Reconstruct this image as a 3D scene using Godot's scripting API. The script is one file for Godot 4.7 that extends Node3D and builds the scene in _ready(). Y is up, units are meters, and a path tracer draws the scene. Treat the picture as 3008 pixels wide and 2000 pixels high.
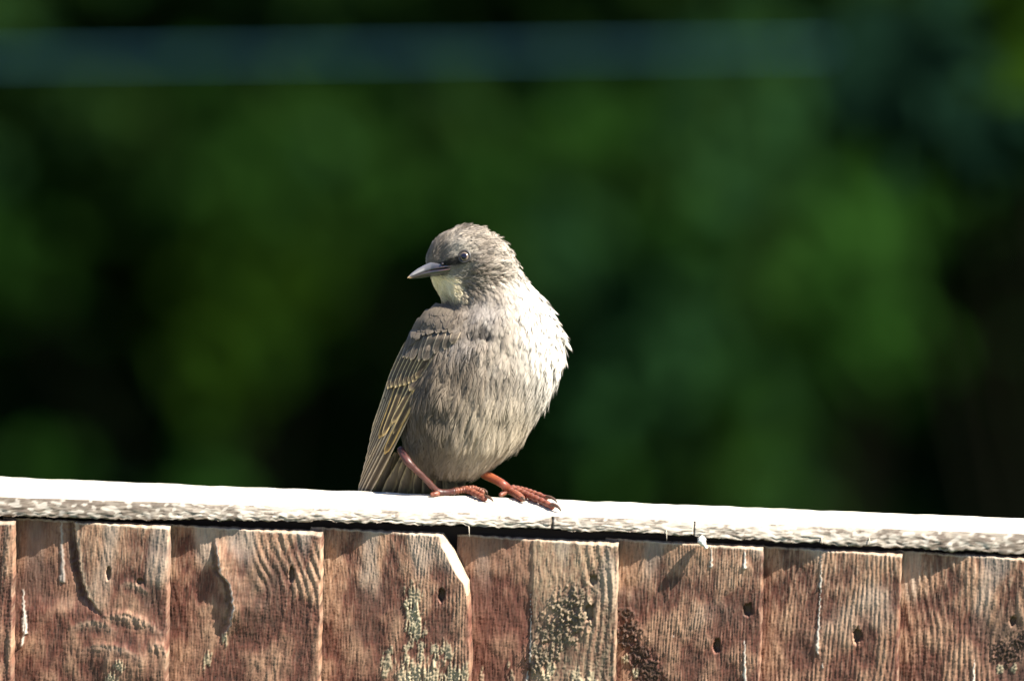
extends Node3D
# A young starling on the capping of a weathered board fence, a dark hedge far behind. Lengths in metres.

const CAP := 2.05                       # height of the fence capping
const PITCH := 0.2094395                # the photographer looks down by 12 degrees
var rng := RandomNumberGenerator.new()
var n_fine := FastNoiseLite.new()
var n_mid := FastNoiseLite.new()
var n_big := FastNoiseLite.new()

# ---------------------------------------------------------------- helpers
func tag(o: Node, label: String, category := "", group := "", kind := "") -> void:
	if label: o.set_meta("label", label)
	if category: o.set_meta("category", category)
	if group: o.set_meta("group", group)
	if kind: o.set_meta("kind", kind)

func put(called: String, mesh: Mesh, m: Material, parent: Node = self) -> MeshInstance3D:
	var o := MeshInstance3D.new()
	o.name = called
	o.mesh = mesh
	o.material_override = m
	parent.add_child(o, true)
	return o

func base(called: String, at: Vector3) -> Node3D:
	var o := Node3D.new()
	o.name = called
	add_child(o, true)
	o.position = at
	return o

func mat(c: Color, rough := 0.8, vertex := false, spec := 0.5) -> StandardMaterial3D:
	var m := StandardMaterial3D.new()
	m.albedo_color = Color.WHITE if vertex else c.linear_to_srgb()
	m.vertex_color_use_as_albedo = vertex
	m.roughness = rough
	m.metallic_specular = spec
	m.cull_mode = BaseMaterial3D.CULL_DISABLED
	return m

func to_mesh(pos: PackedVector3Array, nor: PackedVector3Array, col: PackedColorArray, idx: PackedInt32Array) -> ArrayMesh:
	var a := []
	a.resize(Mesh.ARRAY_MAX)
	a[Mesh.ARRAY_VERTEX] = pos
	a[Mesh.ARRAY_NORMAL] = nor
	if col.size() == pos.size(): a[Mesh.ARRAY_COLOR] = col
	a[Mesh.ARRAY_INDEX] = idx
	var m := ArrayMesh.new()
	m.add_surface_from_arrays(Mesh.PRIMITIVE_TRIANGLES, a)
	return m

func normals_of(pos: PackedVector3Array, idx: PackedInt32Array) -> PackedVector3Array:
	var nor := PackedVector3Array()
	nor.resize(pos.size())
	for k in range(0, idx.size(), 3):
		var a := idx[k]
		var b := idx[k + 1]
		var c := idx[k + 2]
		var f := (pos[c] - pos[a]).cross(pos[b] - pos[a])
		nor[a] += f
		nor[b] += f
		nor[c] += f
	for k in nor.size():
		nor[k] = nor[k].normalized() if nor[k].length_squared() > 0.0 else Vector3.UP
	return nor

# rows of nu points each; the front is the side from which u runs right and v runs down
func grid_mesh(pos: PackedVector3Array, col: PackedColorArray, nu: int, nv: int, wrap := false) -> ArrayMesh:
	var idx := PackedInt32Array()
	var last := nu if wrap else nu - 1
	idx.resize(last * (nv - 1) * 6)
	var k := 0
	for j in nv - 1:
		for i in last:
			var a := j * nu + i
			var b := j * nu + (i + 1) % nu
			var c := a + nu
			var d := b + nu
			idx[k] = a; idx[k + 1] = b; idx[k + 2] = c
			idx[k + 3] = b; idx[k + 4] = d; idx[k + 5] = c
			k += 6
	return to_mesh(pos, normals_of(pos, idx), col, idx)

# a round tube through the points, closed at both ends; paint(s along 0..1, angle) gives the colour
func tube(pts: Array, radii: Array, sides: int, per: int, paint: Callable, bumps := 0.0, wave := 0.001, flat := 1.0) -> ArrayMesh:
	var curve := Curve3D.new()
	for k in pts.size():
		var before: Vector3 = pts[max(k - 1, 0)]
		var after: Vector3 = pts[min(k + 1, pts.size() - 1)]
		var here: Vector3 = pts[k]
		var h := (after - before) / 6.0
		curve.add_point(here, -h, h)
	var pos := PackedVector3Array()
	var col := PackedColorArray()
	var n := (pts.size() - 1) * per + 1
	var side := Vector3.ZERO
	var run := 0.0
	var prev := Vector3.ZERO
	for j in n:
		var at := float(j) / per
		var seg: int = min(int(at), pts.size() - 2)
		var f := at - seg
		var p := curve.sample(seg, f)
		var dir := (curve.sample(seg, minf(f + 0.02, 1.0)) - curve.sample(seg, maxf(f - 0.02, 0.0))).normalized()
		if j == 0: side = dir.cross(Vector3(0.1, 0.2, 1)).normalized()
		else: run += p.distance_to(prev)
		prev = p
		side = (side - dir * side.dot(dir)).normalized()
		var other := dir.cross(side)
		var r: float = lerpf(radii[seg], radii[seg + 1], f)
		if j == 0 or j == n - 1: r *= 0.05
		elif j == 1 or j == n - 2: r *= 0.75
		r *= 1.0 + bumps * sin(run / wave * TAU)
		for i in sides:
			var a := TAU * i / sides
			pos.append(p + side * cos(a) * r + other * sin(a) * r * flat)
			col.append(paint.call(float(j) / (n - 1), a))
	return grid_mesh(pos, col, sides, n, true)

func step01(a: float, b: float, x: float) -> float:
	var t := clampf((x - a) / (b - a), 0.0, 1.0)
	return t * t * (3.0 - 2.0 * t)

func bump2(x: float, y: float, cx: float, cy: float, rx: float, ry: float) -> float:
	var q := (x - cx) * (x - cx) / (rx * rx) + (y - cy) * (y - cy) / (ry * ry)
	return exp(-q) if q < 9.0 else 0.0

func tone(a: Color, b: Color, t: float) -> Color:
	return a.lerp(b, clampf(t, 0.0, 1.0))

# ---------------------------------------------------------------- the scene
func _ready() -> void:
	rng.seed = 20240611
	for q in [[n_fine, 1], [n_mid, 2], [n_big, 3]]:
		q[0].seed = q[1]
		q[0].noise_type = FastNoiseLite.TYPE_SIMPLEX
		q[0].frequency = 1.0
		q[0].fractal_type = FastNoiseLite.FRACTAL_NONE
	camera_and_light()
	build_ground()
	build_fence()
	build_hedge()
	build_line()
	build_bird()

func camera_and_light() -> void:
	var cam := Camera3D.new()
	cam.name = "camera"
	add_child(cam)
	var up := Vector3(0, cos(PITCH), -sin(PITCH))
	var back := Vector3(0, sin(PITCH), cos(PITCH))
	cam.position = Vector3(0.01697, CAP, 0) + up * 0.08806 + back * 6.0
	cam.rotation.x = -PITCH
	var lens := CameraAttributesPhysical.new()
	lens.frustum_focal_length = 374.0
	lens.frustum_focus_distance = 5.985
	lens.exposure_aperture = 374.0 / 85.0
	cam.attributes = lens
	cam.fov = rad_to_deg(2.0 * atan(0.38511 / 2.0 / 6.0))
	cam.near = 0.05
	cam.far = 200.0
	cam.current = true

	var sky := ProceduralSkyMaterial.new()
	sky.sky_top_color = Color(0.46, 0.58, 0.78)
	sky.sky_horizon_color = Color(0.82, 0.84, 0.86)
	sky.sky_curve = 0.15
	sky.ground_bottom_color = Color(0.24, 0.25, 0.16)
	sky.ground_horizon_color = Color(0.50, 0.52, 0.42)
	sky.sun_angle_max = 12.0
	var env := Environment.new()
	env.background_mode = Environment.BG_SKY
	env.sky = Sky.new()
	env.sky.sky_material = sky
	env.background_energy_multiplier = 0.43
	env.tonemap_mode = Environment.TONE_MAPPER_LINEAR
	env.tonemap_exposure = 3.7
	env.sdfgi_enabled = true
	env.ssao_enabled = true
	env.ssil_enabled = true
	var we := WorldEnvironment.new()
	we.name = "world_environment"
	we.environment = env
	add_child(we)

	var sun := DirectionalLight3D.new()
	sun.name = "sun"
	add_child(sun)
	sun.basis = Basis.looking_at(-Vector3(0.575, 0.765, 0.30), Vector3.UP)
	sun.light_energy = 1.6
	sun.light_color = Color(1.0, 0.97, 0.915)
	sun.light_angular_distance = 0.5
	sun.shadow_enabled = true

func build_ground() -> void:
	var pos := PackedVector3Array()
	var col := PackedColorArray()
	for j in 61:
		for i in 61:
			var x := (i - 30) * 2.0
			var z := (j - 30) * 2.0
			pos.append(Vector3(x, 0.02 * n_mid.get_noise_2d(x * 0.3, z * 0.3), z))
			col.append(tone(Color(0.035, 0.062, 0.018), Color(0.06, 0.08, 0.028), 0.5 + 0.5 * n_big.get_noise_2d(x * 0.4, z * 0.4)))
	tag(put("lawn", grid_mesh(pos, col, 61, 61), mat(Color.WHITE, 0.95, true)), "mown green lawn below the fence and the hedge", "lawn", "", "structure")

# ---------------------------------------------------------------- fence
var fence: Node3D
const TAN := Color(0.345, 0.198, 0.124)
const RED := Color(0.140, 0.052, 0.035)
const PALE := Color(0.46, 0.33, 0.23)
const DARK := Color(0.035, 0.022, 0.017)
const LICHEN := Color(0.46, 0.40, 0.26)
const WHITE := Color(0.70, 0.69, 0.66)

func cap_front(x: float) -> float:
	return lerpf(0.053, 0.0435, (x + 0.28) / 0.28) if x < 0.0 else lerpf(0.0435, 0.041, x / 0.31)

func cap_thick(x: float) -> float:
	return 0.0074 + 0.0032 * step01(0.05, 0.27, absf(x)) + 0.0006 * n_mid.get_noise_2d(x * 40.0, 3.0) + 0.0004 * n_fine.get_noise_2d(x * 170.0, 9.0)

func build_fence() -> void:
	fence = base("wooden_fence", Vector3(0, CAP, 0))
	fence.basis = Basis(Vector3(0.995961, -0.021640, 0.087135), Vector3(0.021558, 0.999766, 0.001886), Vector3(-0.087156, 0.000000, 0.996195)).orthonormalized()
	tag(fence, "weathered brown overlapping-board fence with a pale capping strip the bird stands on", "fence")
	var m := mat(Color.WHITE, 0.72, true, 0.4)
	build_cap(m)
	var dark := mat(Color(0.035, 0.024, 0.018), 0.9)  # rail wood darkened to deepen the shade in the gap
	var r := BoxMesh.new()
	r.size = Vector3(3.2, 0.05, 0.022)
	put("backing_rail", r, dark, fence).position = Vector3(0, -0.0365, 0.0175)
	for y in [-0.95, -1.85]:
		put("backing_rail", r, dark, fence).position = Vector3(0, y, 0.0215)
	# boards from left to right: visible left edge, right edge
	var e := [-0.34374, -0.25935, -0.17176, -0.08539, -0.00248, 0.08117, 0.16284, 0.24057, 0.32002]
	for k in 8:
		put("board", make_board(k, e[k], e[k + 1], 0.00052), m, fence)
	var x: float = e[8]
	for k in 7:
		put("board", make_board(8 + k, x, x + 0.08, 0.0016), m, fence)
		x += 0.08
	x = e[0]
	for k in 7:
		put("board", make_board(20 + k, x - 0.082, x, 0.0016), m, fence)
		x -= 0.082
	# the dried dropping on the top of a board: a ball on a short neck
	var d := []
	var at := Vector2(0.12823, -0.01000)
	for q in [[0.0, -0.0006, 0.0], [0.0004, 0.0009, 0.0], [0.001, -0.0006, 0.0005], [0.0026, -0.0026, 0.001], [0.0037, -0.0042, 0.001]]:
		d.append(Vector3(at.x + q[0] - 0.0006, at.y + q[1], cap_front(at.x) + 0.0035 + q[2]))
	put("dropping", tube(d, [0.0012, 0.0026, 0.0023, 0.0009, 0.0013], 14, 5, func(s, a): return tone(Color(0.5, 0.44, 0.36), WHITE, 0.5 + 0.5 * sin(a * 3.0 + s * 9.0)), 0.06, 0.0021), mat(Color.WHITE, 0.6, true), fence)
	# torn splinters under the capping's front edge
	for q in [[0.10816, -0.00710, 0.0042], [-0.00311, -0.00910, 0.0046], [0.19546, -0.00729, 0.0022], [0.22227, -0.00668, 0.0016]]:
		var p := Vector3(q[0], q[1], cap_front(q[0]) + 0.001)
		put("splinter", tube([p + Vector3(-0.0003, 0.002, -0.001), p, p + Vector3(0.0004, -q[2], 0.0008)], [0.00035, 0.0003, 0.0001], 6, 3, func(s, a): return Color(0.42, 0.36, 0.29)), m, fence)

func build_cap(m: Material) -> void:
	var pos := PackedVector3Array()
	var col := PackedColorArray()
	var rows := 0
	var n := 1500
	var xs := PackedFloat32Array()
	for i in n + 1:
		var t := (float(i) / n - 0.5) * 2.0
		xs.append(0.02 + 0.34 * t + 1.2 * pow(absf(t), 9.0) * signf(t))
	# across: back bottom, back top, over the top, round the front edge, down the front, back under
	var across := []
	for q in [[0, 0.0], [0, 0.9]]: across.append(q)
	for k in 26: across.append([1, k / 25.0])
	for k in 22: across.append([2, k / 21.0])
	for q in [[3, 0.0], [3, 0.3], [3, 1.0]]: across.append(q)
	for q in across:
		for x in xs:
			var zf := cap_front(x)
			var th := cap_thick(x)
			var zb := -0.0015 + 0.0003 * n_mid.get_noise_2d(x * 60.0, 1.0)
			var p := Vector3(x, 0, 0)
			var s: float = q[1]
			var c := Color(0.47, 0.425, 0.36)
			var grain := n_fine.get_noise_2d(x * 55.0, s * 16.0 + q[0] * 40.0)
			if q[0] == 0:
				p.z = zb
				p.y = lerpf(-th, -0.0008, s)
			elif q[0] == 1:
				p.z = lerpf(zb, zf - 0.0030, s)
				p.y = -0.0002 + 0.00022 * grain + 0.00025 * n_fine.get_noise_2d(x * 25.0, s * 30.0 + 7.0) - (0.0006 if s == 0.0 else 0.0)
				var pit := bump2(x, s, -0.26630, 0.45, 0.0016, 0.05)
				p.y -= 0.0008 * pit
				c = tone(c, Color(0.3, 0.24, 0.2), pit * 0.8 + 0.25 * n_mid.get_noise_2d(x * 30.0, s * 20.0))
			elif q[0] == 2:
				# the worn front: cracks along it, flaked grey and pale crumbs, a ragged lower edge
				p.z = zf + 0.0003 * n_mid.get_noise_2d(x * 70.0, s * 1.2) - 0.0028 * pow(1.0 - s, 2.5) + 0.0004 * s * n_mid.get_noise_2d(x * 130.0, s * 4.0 + 20.0)
				p.y = lerpf(-0.0004, -th, s)
				var far := step01(-0.06, -0.22, x) + 0.7 * step01(0.16, 0.28, x) + 0.3 * step01(0.03, 0.06, x) * step01(0.13, 0.09, x)
				var cloud := 0.6 * n_mid.get_noise_2d(x * 42.0, s * 0.9 + 50.0) + 0.5 * n_fine.get_noise_2d(x * 60.0, s * 3.4 + 5.0)
				var fleck := 0.6 * n_fine.get_noise_2d(x * 130.0, s * 5.0 + 31.0) + 0.5 * n_fine.get_noise_2d(x * 420.0, s * 6.0 + 13.0)
				var streak := n_fine.get_noise_2d(x * 90.0, s * 9.0 + 3.0)
				var upper := step01(1.05, 0.15, s)
				var stain := step01(0.05, 0.55, cloud + 0.42 * far - 0.22 + 0.25 * upper + 0.12 * fleck)
				var crack := step01(0.38, 0.6, streak + 0.35 * fleck) * step01(0.04, 0.2, s) * (0.35 + 0.65 * clampf(far + cloud + 0.3, 0.0, 1.0))
				p.z += 0.00002 * fleck - 0.00016 * crack + 0.0002 * cloud
				p.y -= 0.0005 * step01(0.8, 1.0, s) * step01(0.0, 0.6, fleck + cloud)
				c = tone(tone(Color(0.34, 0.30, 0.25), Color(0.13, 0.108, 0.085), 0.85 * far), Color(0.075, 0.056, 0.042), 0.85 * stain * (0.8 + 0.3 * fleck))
				c = tone(c, Color(0.08, 0.06, 0.045), 0.8 * crack)
				c = tone(c, Color(0.48, 0.44, 0.38), 0.5 * step01(0.45, 0.7, n_fine.get_noise_2d(x * 130.0, s * 2.0 + 77.0) + 0.6 * s - 0.08))
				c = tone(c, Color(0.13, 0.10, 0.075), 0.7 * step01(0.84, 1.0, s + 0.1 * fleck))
				var split := exp(-pow((x - 0.12339) / 0.0003, 2.0)) + exp(-pow((x - 0.04339) / 0.0007, 2.0)) * step01(0.0, 0.2, s)
				p.z -= 0.002 * minf(split, 1.0)
				c = tone(c, Color(0.1, 0.08, 0.06), split)
			else:
				p.y = -th + 0.0002
				p.z = lerpf(zf - 0.0004, zb, s)
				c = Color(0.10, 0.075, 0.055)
			pos.append(p)
			col.append(c)
		rows += 1
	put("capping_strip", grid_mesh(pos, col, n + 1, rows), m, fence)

# what each board shows: ring spacing, ridge depth, where the ridges are strong, knots that bend the grain, and its marks
func board_marks(k: int) -> Dictionary:
	match k:
		0: return {"ring": 0.0062, "ridge": 0.0009, "zone": [0.0, 1.0], "worn": 0.35}
		1: return {"ring": 0.0040, "ridge": 0.0005, "zone": [0.75, 1.0], "worn": 0.55,
			"knots": [[-0.18949, -0.09268, 0.026, 0.020, 0.0032], [-0.17252, -0.04267, 0.012, 0.02, 0.001]],
			"holes": [[-0.20619, -0.04151, 0.0017, 0.0048, 0.0022], [-0.18806, -0.04538, 0.002, 0.0022, 0.0018]],
			"drips": [[-0.23389, -0.01336, -0.23269, -0.04968, 0.0034], [-0.25555, -0.05520, -0.25392, -0.08106, 0.0034], [-0.25305, -0.07600, -0.25648, -0.08785, 0.0022]],
			"arcs": [[-0.21218, -0.06851, -0.19024, -0.05843, -0.17098, -0.07605, 0.0022, 0.0022], [-0.23007, -0.07592, -0.21555, -0.06446, -0.19889, -0.07550, 0.0020, 0.0012], [-0.18231, -0.08319, -0.17595, -0.07374, -0.16858, -0.09184, 0.0022, 0.0020], [-0.22244, -0.08732, -0.20296, -0.07733, -0.18215, -0.09071, 0.0018, 0.0012], [-0.20111, -0.04883, -0.19306, -0.04182, -0.18049, -0.05386, 0.0016, 0.0012]],
			"lichen": [[-0.16591, -0.08254, 0.0050], [-0.16391, -0.09918, 0.0044], [-0.20402, -0.10413, 0.0040], [-0.19848, -0.09471, 0.003]],
			"dark": [[-0.16976, -0.09440, 0.006, 0.7], [-0.24764, -0.02227, 0.008, 0.4], [-0.18289, -0.05646, 0.007, 0.4]]}
		2: return {"ring": 0.0046, "ridge": 0.0008, "zone": [0.5, 0.64], "worn": 0.55, "shear": [0.0115, -0.014, -0.056], "low": -0.062,
			"knots": [[-0.12318, -0.04737, 0.008, 0.01, -0.0006]],
			"holes": [[-0.10244, -0.03859, 0.0017, 0.0055, 0.0028]],
			"lichen": [[-0.15014, -0.09110, 0.0030], [-0.14057, -0.07817, 0.0022]],
			"dark": [[-0.12243, -0.04400, 0.012, 0.75], [-0.12212, -0.05820, 0.010, 0.55], [-0.08100, -0.06240, 0.004, 0.3], [-0.11117, -0.03351, 0.01, 0.5]]}
		3: return {"ring": 0.0019, "ridge": 0.0004, "zone": [0.2, 1.0], "worn": 0.6, "wane": true,
			"holes": [[-0.01747, -0.04730, 0.0022, 0.0042, 0.0040]],
			"lichen": [[-0.03341, -0.05045, 0.006], [-0.03360, -0.06049, 0.0058], [-0.03139, -0.06793, 0.0055], [-0.03648, -0.07901, 0.0026], [-0.03652, -0.08486, 0.0022], [-0.02848, -0.07701, 0.0026], [-0.02858, -0.08371, 0.0024], [-0.02047, -0.07920, 0.003], [-0.02115, -0.08592, 0.0022], [-0.01349, -0.07934, 0.0042], [-0.04817, -0.08867, 0.004], [-0.04927, -0.09457, 0.002], [-0.04586, -0.08189, 0.0018], [-0.03165, -0.09386, 0.006], [-0.02175, -0.09597, 0.007], [-0.01033, -0.09301, 0.005], [-0.03813, -0.09747, 0.006], [-0.00378, -0.09191, 0.004]],
			"dark": [[-0.06413, -0.07176, 0.007, 0.6], [-0.04064, -0.05743, 0.005, 0.5], [-0.05946, -0.05986, 0.006, 0.4], [-0.01581, -0.06731, 0.006, 0.4]]}
		4: return {"ring": 0.0048, "ridge": 0.0011, "zone": [0.7, 0.85], "worn": 0.5, "shear": [0.0045, -0.014, -0.05],
			"knots": [[0.05548, -0.06193, 0.010, 0.014, 0.0]],
			"holes": [[0.06762, -0.03552, 0.0026, 0.0032, 0.0022], [0.06597, -0.05398, 0.0026, 0.0060, 0.0034]],
			"lichen": [[0.04459, -0.08996, 0.0036], [0.04221, -0.09340, 0.003], [0.00523, -0.09154, 0.0016], [0.00492, -0.09574, 0.0024], [0.02009, -0.08760, 0.0014], [0.06024, -0.09268, 0.005], [0.06846, -0.09318, 0.004], [0.02253, -0.09419, 0.0026]],
			"drips": [[0.03147, -0.09049, 0.03122, -0.09761, 0.0024], [0.03228, -0.04447, 0.03284, -0.08542, 0.0009]],
			"moss": [[0.05278, -0.05117, 0.0105], [0.04819, -0.06641, 0.0115], [0.05790, -0.06016, 0.009], [0.04029, -0.08094, 0.0095], [0.03632, -0.08695, 0.006], [0.06003, -0.04503, 0.007]],
			"dark": [[0.07493, -0.08874, 0.012, 0.45], [0.00694, -0.01873, 0.010, 0.5]]}
		5: return {"ring": 0.0017, "ridge": 0.0004, "zone": [0.0, 0.3], "worn": 0.7,
			"holes": [[0.15517, -0.04875, 0.0029, 0.0040, 0.0042], [0.13818, -0.07074, 0.0023, 0.0044, 0.0042]],
			"drips": [[0.15383, -0.06687, 0.15468, -0.09371, 0.0018], [0.13331, -0.01350, 0.13376, -0.02599, 0.0015], [0.15226, -0.01552, 0.15266, -0.02523, 0.0024], [0.11382, -0.06709, 0.11384, -0.06792, 0.0008]],
			"moss": [[0.09855, -0.08809, 0.010], [0.08572, -0.05654, 0.005], [0.08838, -0.06563, 0.0065], [0.09357, -0.07796, 0.008], [0.08521, -0.07077, 0.006]],
			"lichen": [[0.08628, -0.08243, 0.0022], [0.09221, -0.09056, 0.0022]],
			"dark": [[0.10450, -0.02716, 0.009, 0.4], [0.11896, -0.02288, 0.009, 0.4], [0.08890, -0.02038, 0.01, 0.4]]}
		6: return {"ring": 0.0026, "ridge": 0.00045, "zone": [0.0, 0.2], "worn": 0.75,
			"holes": [[0.21711, -0.06201, 0.0027, 0.0055, 0.0045]],
			"drips": [[0.19502, -0.01611, 0.19528, -0.03649, 0.0011], [0.19526, -0.03556, 0.19464, -0.07450, 0.0016], [0.19793, -0.07946, 0.19808, -0.08196, 0.0014]],
			"dark": [[0.18352, -0.06475, 0.01, 0.25]]}
		7: return {"ring": 0.0037, "ridge": 0.0005, "zone": [0.0, 0.05], "worn": 0.7,
			"holes": [[0.30395, -0.04926, 0.0018, 0.0032, 0.003]],
			"knots": [[0.30442, -0.06267, 0.018, 0.02, -0.0012]],
			"drips": [[0.28301, -0.07373, 0.28315, -0.08854, 0.0016]],
			"lichen": [[0.29747, -0.07778, 0.0022], [0.30563, -0.07652, 0.0018]],
			"moss": [[0.29997, -0.06749, 0.008], [0.30892, -0.06064, 0.006]],
			"dark": [[0.30153, -0.05538, 0.012, 0.75], [0.29721, -0.06574, 0.012, 0.65], [0.31005, -0.07079, 0.012, 0.7], [0.29598, -0.05097, 0.008, 0.4]]}
	return {"ring": 0.0024 + 0.0007 * (k % 4), "ridge": 0.0006, "zone": [0.0, 0.4], "worn": 0.5}

func line_at(line: Array, y: float) -> float:
	if y >= line[0].y: return line[0].x
	for k in line.size() - 1:
		if y >= line[k + 1].y:
			return lerpf(line[k].x, line[k + 1].x, (y - line[k].y) / (line[k + 1].y - line[k].y))
	return line[-1].x

func make_board(k: int, x0: float, x1: float, cell: float) -> ArrayMesh:
	var d := board_marks(k)
	var top := -0.0137 + 0.0006 * sin(k * 2.7)
	var under := 0.008                                   # hidden below the board before it
	var ys := PackedFloat32Array([top])
	var y := top - 0.0004
	while y > -0.114:
		ys.append(y)
		y -= cell
	var grow := cell
	while y > -1.89:
		grow *= 1.055
		y -= grow
		ys.append(y)
	var nx := int((x1 - x0 + under) / cell)
	var nu := nx + 4
	var pos := PackedVector3Array()
	var col := PackedColorArray()
	var zf := cap_front((x0 + x1) / 2)
	var thick := 0.0105
	var z_left := zf - 0.0072
	var z_right := zf + 0.0046
	var knots: Array = d.get("knots", [])
	var holes: Array = d.get("holes", [])
	var drips: Array = d.get("drips", [])
	var lichen: Array = d.get("lichen", [])
	var moss: Array = d.get("moss", [])
	var dark_spots: Array = d.get("dark", [])
	var arcs: Array = d.get("arcs", [])
	var wane := []
	if d.has("wane"):
		wane = [Vector2(-0.02151, -0.01235), Vector2(-0.01821, -0.01305), Vector2(-0.01270, -0.02119), Vector2(-0.00714, -0.03184), Vector2(-0.00311, -0.03962), Vector2(-0.00208, -0.04919), Vector2(-0.00089, -0.06253), Vector2(-0.00114, -0.07006), Vector2(0.00006, -0.08005), Vector2(-0.00054, -0.09763)]
	var tear := []
	if k == 1: tear = [Vector2(-0.22674, -0.00973), Vector2(-0.22640, -0.01807), Vector2(-0.22495, -0.02805), Vector2(-0.22238, -0.04467), Vector2(-0.21860, -0.05622), Vector2(-0.21438, -0.06149), Vector2(-0.20976, -0.06632)]
	if k == 2: tear = [Vector2(-0.14673, -0.02073), Vector2(-0.14575, -0.02821), Vector2(-0.14345, -0.03982), Vector2(-0.13755, -0.04711), Vector2(-0.13586, -0.06042), Vector2(-0.13747, -0.06969), Vector2(-0.14064, -0.07483)]
	var off := k * 13.7
	for j in ys.size() + 1:
		var back := j == 0
		var yy := ys[max(j - 1, 0)]
		var right := x1
		if wane: right = line_at(wane, yy)
		right += 0.0003 * n_mid.get_noise_2d(yy * 90.0, off)
		for i in nu:
			var t := clampf((i - 1.0) / nx, 0.0, 1.0)
			var x := lerpf(x0 - under, right, t)
			var z := z_left + (z_right - z_left) * (x - x0) / (x1 - x0)
			var u := (x - x0) / (x1 - x0)
			# growth rings, bent round the knots
			var rho := x + 0.004 * n_big.get_noise_2d(x * 9.0 + off, yy * 7.0) + 0.0006 * n_mid.get_noise_2d(x * 45.0, yy * 14.0 + off)
			if d.has("shear"): rho -= d.shear[0] * step01(d.shear[1], d.shear[2], yy)
			rho += 0.0004 * n_mid.get_noise_2d(x * 140.0, yy * 8.0 + off + 9.0)
			var ringed := 0.0
			var rise := 0.0
			for q in knots:
				var b := bump2(x, yy, q[0], q[1], q[2], q[3])
				rho += -0.75 * b * (x - q[0])
				rise += b * q[4]
				ringed = maxf(ringed, b * 0.7)
			var zone := maxf(step01(d.zone[0], d.zone[1], u), ringed * 0.9)
			if d.has("low"): zone *= 0.25 + 0.75 * step01(d.low - 0.018, d.low + 0.012, yy)
			var wave := sin(rho / d.ring * TAU)
			var ridge := signf(wave) * pow(absf(wave), 0.7) * 0.5 + 0.5
			var fiber := n_fine.get_noise_2d(x * 1000.0, yy * 75.0 + off)
			var fiber2 := n_fine.get_noise_2d(x * 620.0 + 7.0, yy * 75.0 + off)
			var patch := 0.75 * n_big.get_noise_2d(x * 38.0 + off, yy * 24.0) + 0.35 * n_mid.get_noise_2d(x * 110.0 + off, yy * 60.0)
			var weave := n_fine.get_noise_2d(x * 420.0, yy * 480.0 + off + 3.0)
			var spot := 0.6 * n_mid.get_noise_2d(x * 260.0, yy * 110.0 + off) + 0.4 * n_fine.get_noise_2d(x * 600.0, yy * 330.0 + off)
			var grit := n_fine.get_noise_2d(x * 1100.0, yy * 700.0 + off)
			z += 0.62 * d.ridge * (ridge - 0.5) * (0.12 + 0.88 * zone) * (0.75 + 0.5 * weave + 0.5 * patch) + 0.00010 * fiber + 0.00008 * fiber2 + 0.00006 * spot + 0.00008 * grit + 0.0004 * patch + rise
			z += 0.00004 * n_fine.get_noise_2d(x * 14.0 + off, yy * 260.0) * step01(-0.03, -0.07, yy)
			var age := step01(-0.070, -0.016, yy + 0.012 * patch)           # bleached near the top, still stained below
			var c := tone(RED, TAN, 0.14 + d.worn * 0.9 * age + 0.85 * patch)
			c = tone(c, PALE, clampf(0.30 * fiber + 0.30 * (ridge - 0.4) * zone + 0.16 * spot, 0.0, 1.0) * (0.5 + age))
			c = tone(c, DARK, clampf(-0.8 * fiber2 - 0.25, 0.0, 0.4) + clampf(-0.9 * spot - 0.35, 0.0, 0.35) + clampf(0.7 * weave - 0.35, 0.0, 0.25) + 0.5 * clampf(-patch - 0.12, 0.0, 0.7) + 0.4 * zone * clampf(0.35 - ridge, 0.0, 1.0))
			var grey := step01(0.1, 0.7, n_big.get_noise_2d(x * 30.0, yy * 12.0 + off + 40.0)) * 0.4 * age
			c = tone(c, Color(0.42, 0.37, 0.31), grey)
			for q in dark_spots:  # darkens round patches of the board
				var b := bump2(x, yy, q[0], q[1], q[2], q[2]) * (0.8 + 0.6 * spot)
				c = tone(c, Color(0.10, 0.062, 0.045), b * q[3])
			for q in moss:
				var b0 := bump2(x, yy, q[0], q[1], q[2], q[2])
				if b0 < 0.06: continue
				var b := b0 + 0.5 * spot - 0.1
				var on := step01(0.3, 0.6, b)
				if on > 0.0:
					var lump := 0.6 * n_fine.get_noise_2d(x * 360.0, yy * 330.0) + 0.5 * n_fine.get_noise_2d(x * 900.0, yy * 800.0)
					z += on * (0.0004 + 0.0005 * lump)
					c = tone(c, tone(Color(0.030, 0.018, 0.013), Color(0.095, 0.048, 0.030), 0.1 + 0.9 * lump), on * 0.95)
			for q in lichen:
				var b0 := bump2(x, yy, q[0], q[1], q[2] * 0.9, q[2] * 1.5)
				if b0 < 0.12: continue
				var b := b0 + 0.30 * spot + 0.3 * fiber2
				var on := step01(0.42, 0.62, b)
				z += on * (0.00025 + 0.0002 * weave)
				c = tone(c, tone(LICHEN, Color(0.36, 0.31, 0.20), 0.35 + spot), on * 0.6)
			for q in drips:
				var f := clampf((q[1] - yy) / maxf(q[1] - q[3], 0.0001), 0.0, 1.0)
				var cx := lerpf(q[0], q[2], f) + 0.0004 * n_mid.get_noise_2d(yy * 300.0, off)
				var wide: float = q[4] * (0.22 + 0.78 * f * f) * (0.85 + 0.25 * n_mid.get_noise_2d(yy * 160.0, 5.0 + off)) * sqrt(maxf(1.0 - pow(clampf((f - 0.78) / 0.24, 0.0, 1.0), 2.0), 0.05))
				var on := 1.0 - step01(0.35, 1.05, absf(x - cx) / wide)
				on *= 1.0 - step01(-0.0009, 0.0003, q[3] - yy)
				on *= 1.0 - step01(0.0, 0.001, yy - q[1])
				if on > 0.0:
					z += 0.0007 * on * (0.4 + 0.6 * f)
					c = tone(c, Color(0.60, 0.57, 0.50), on * 0.75)
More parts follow.
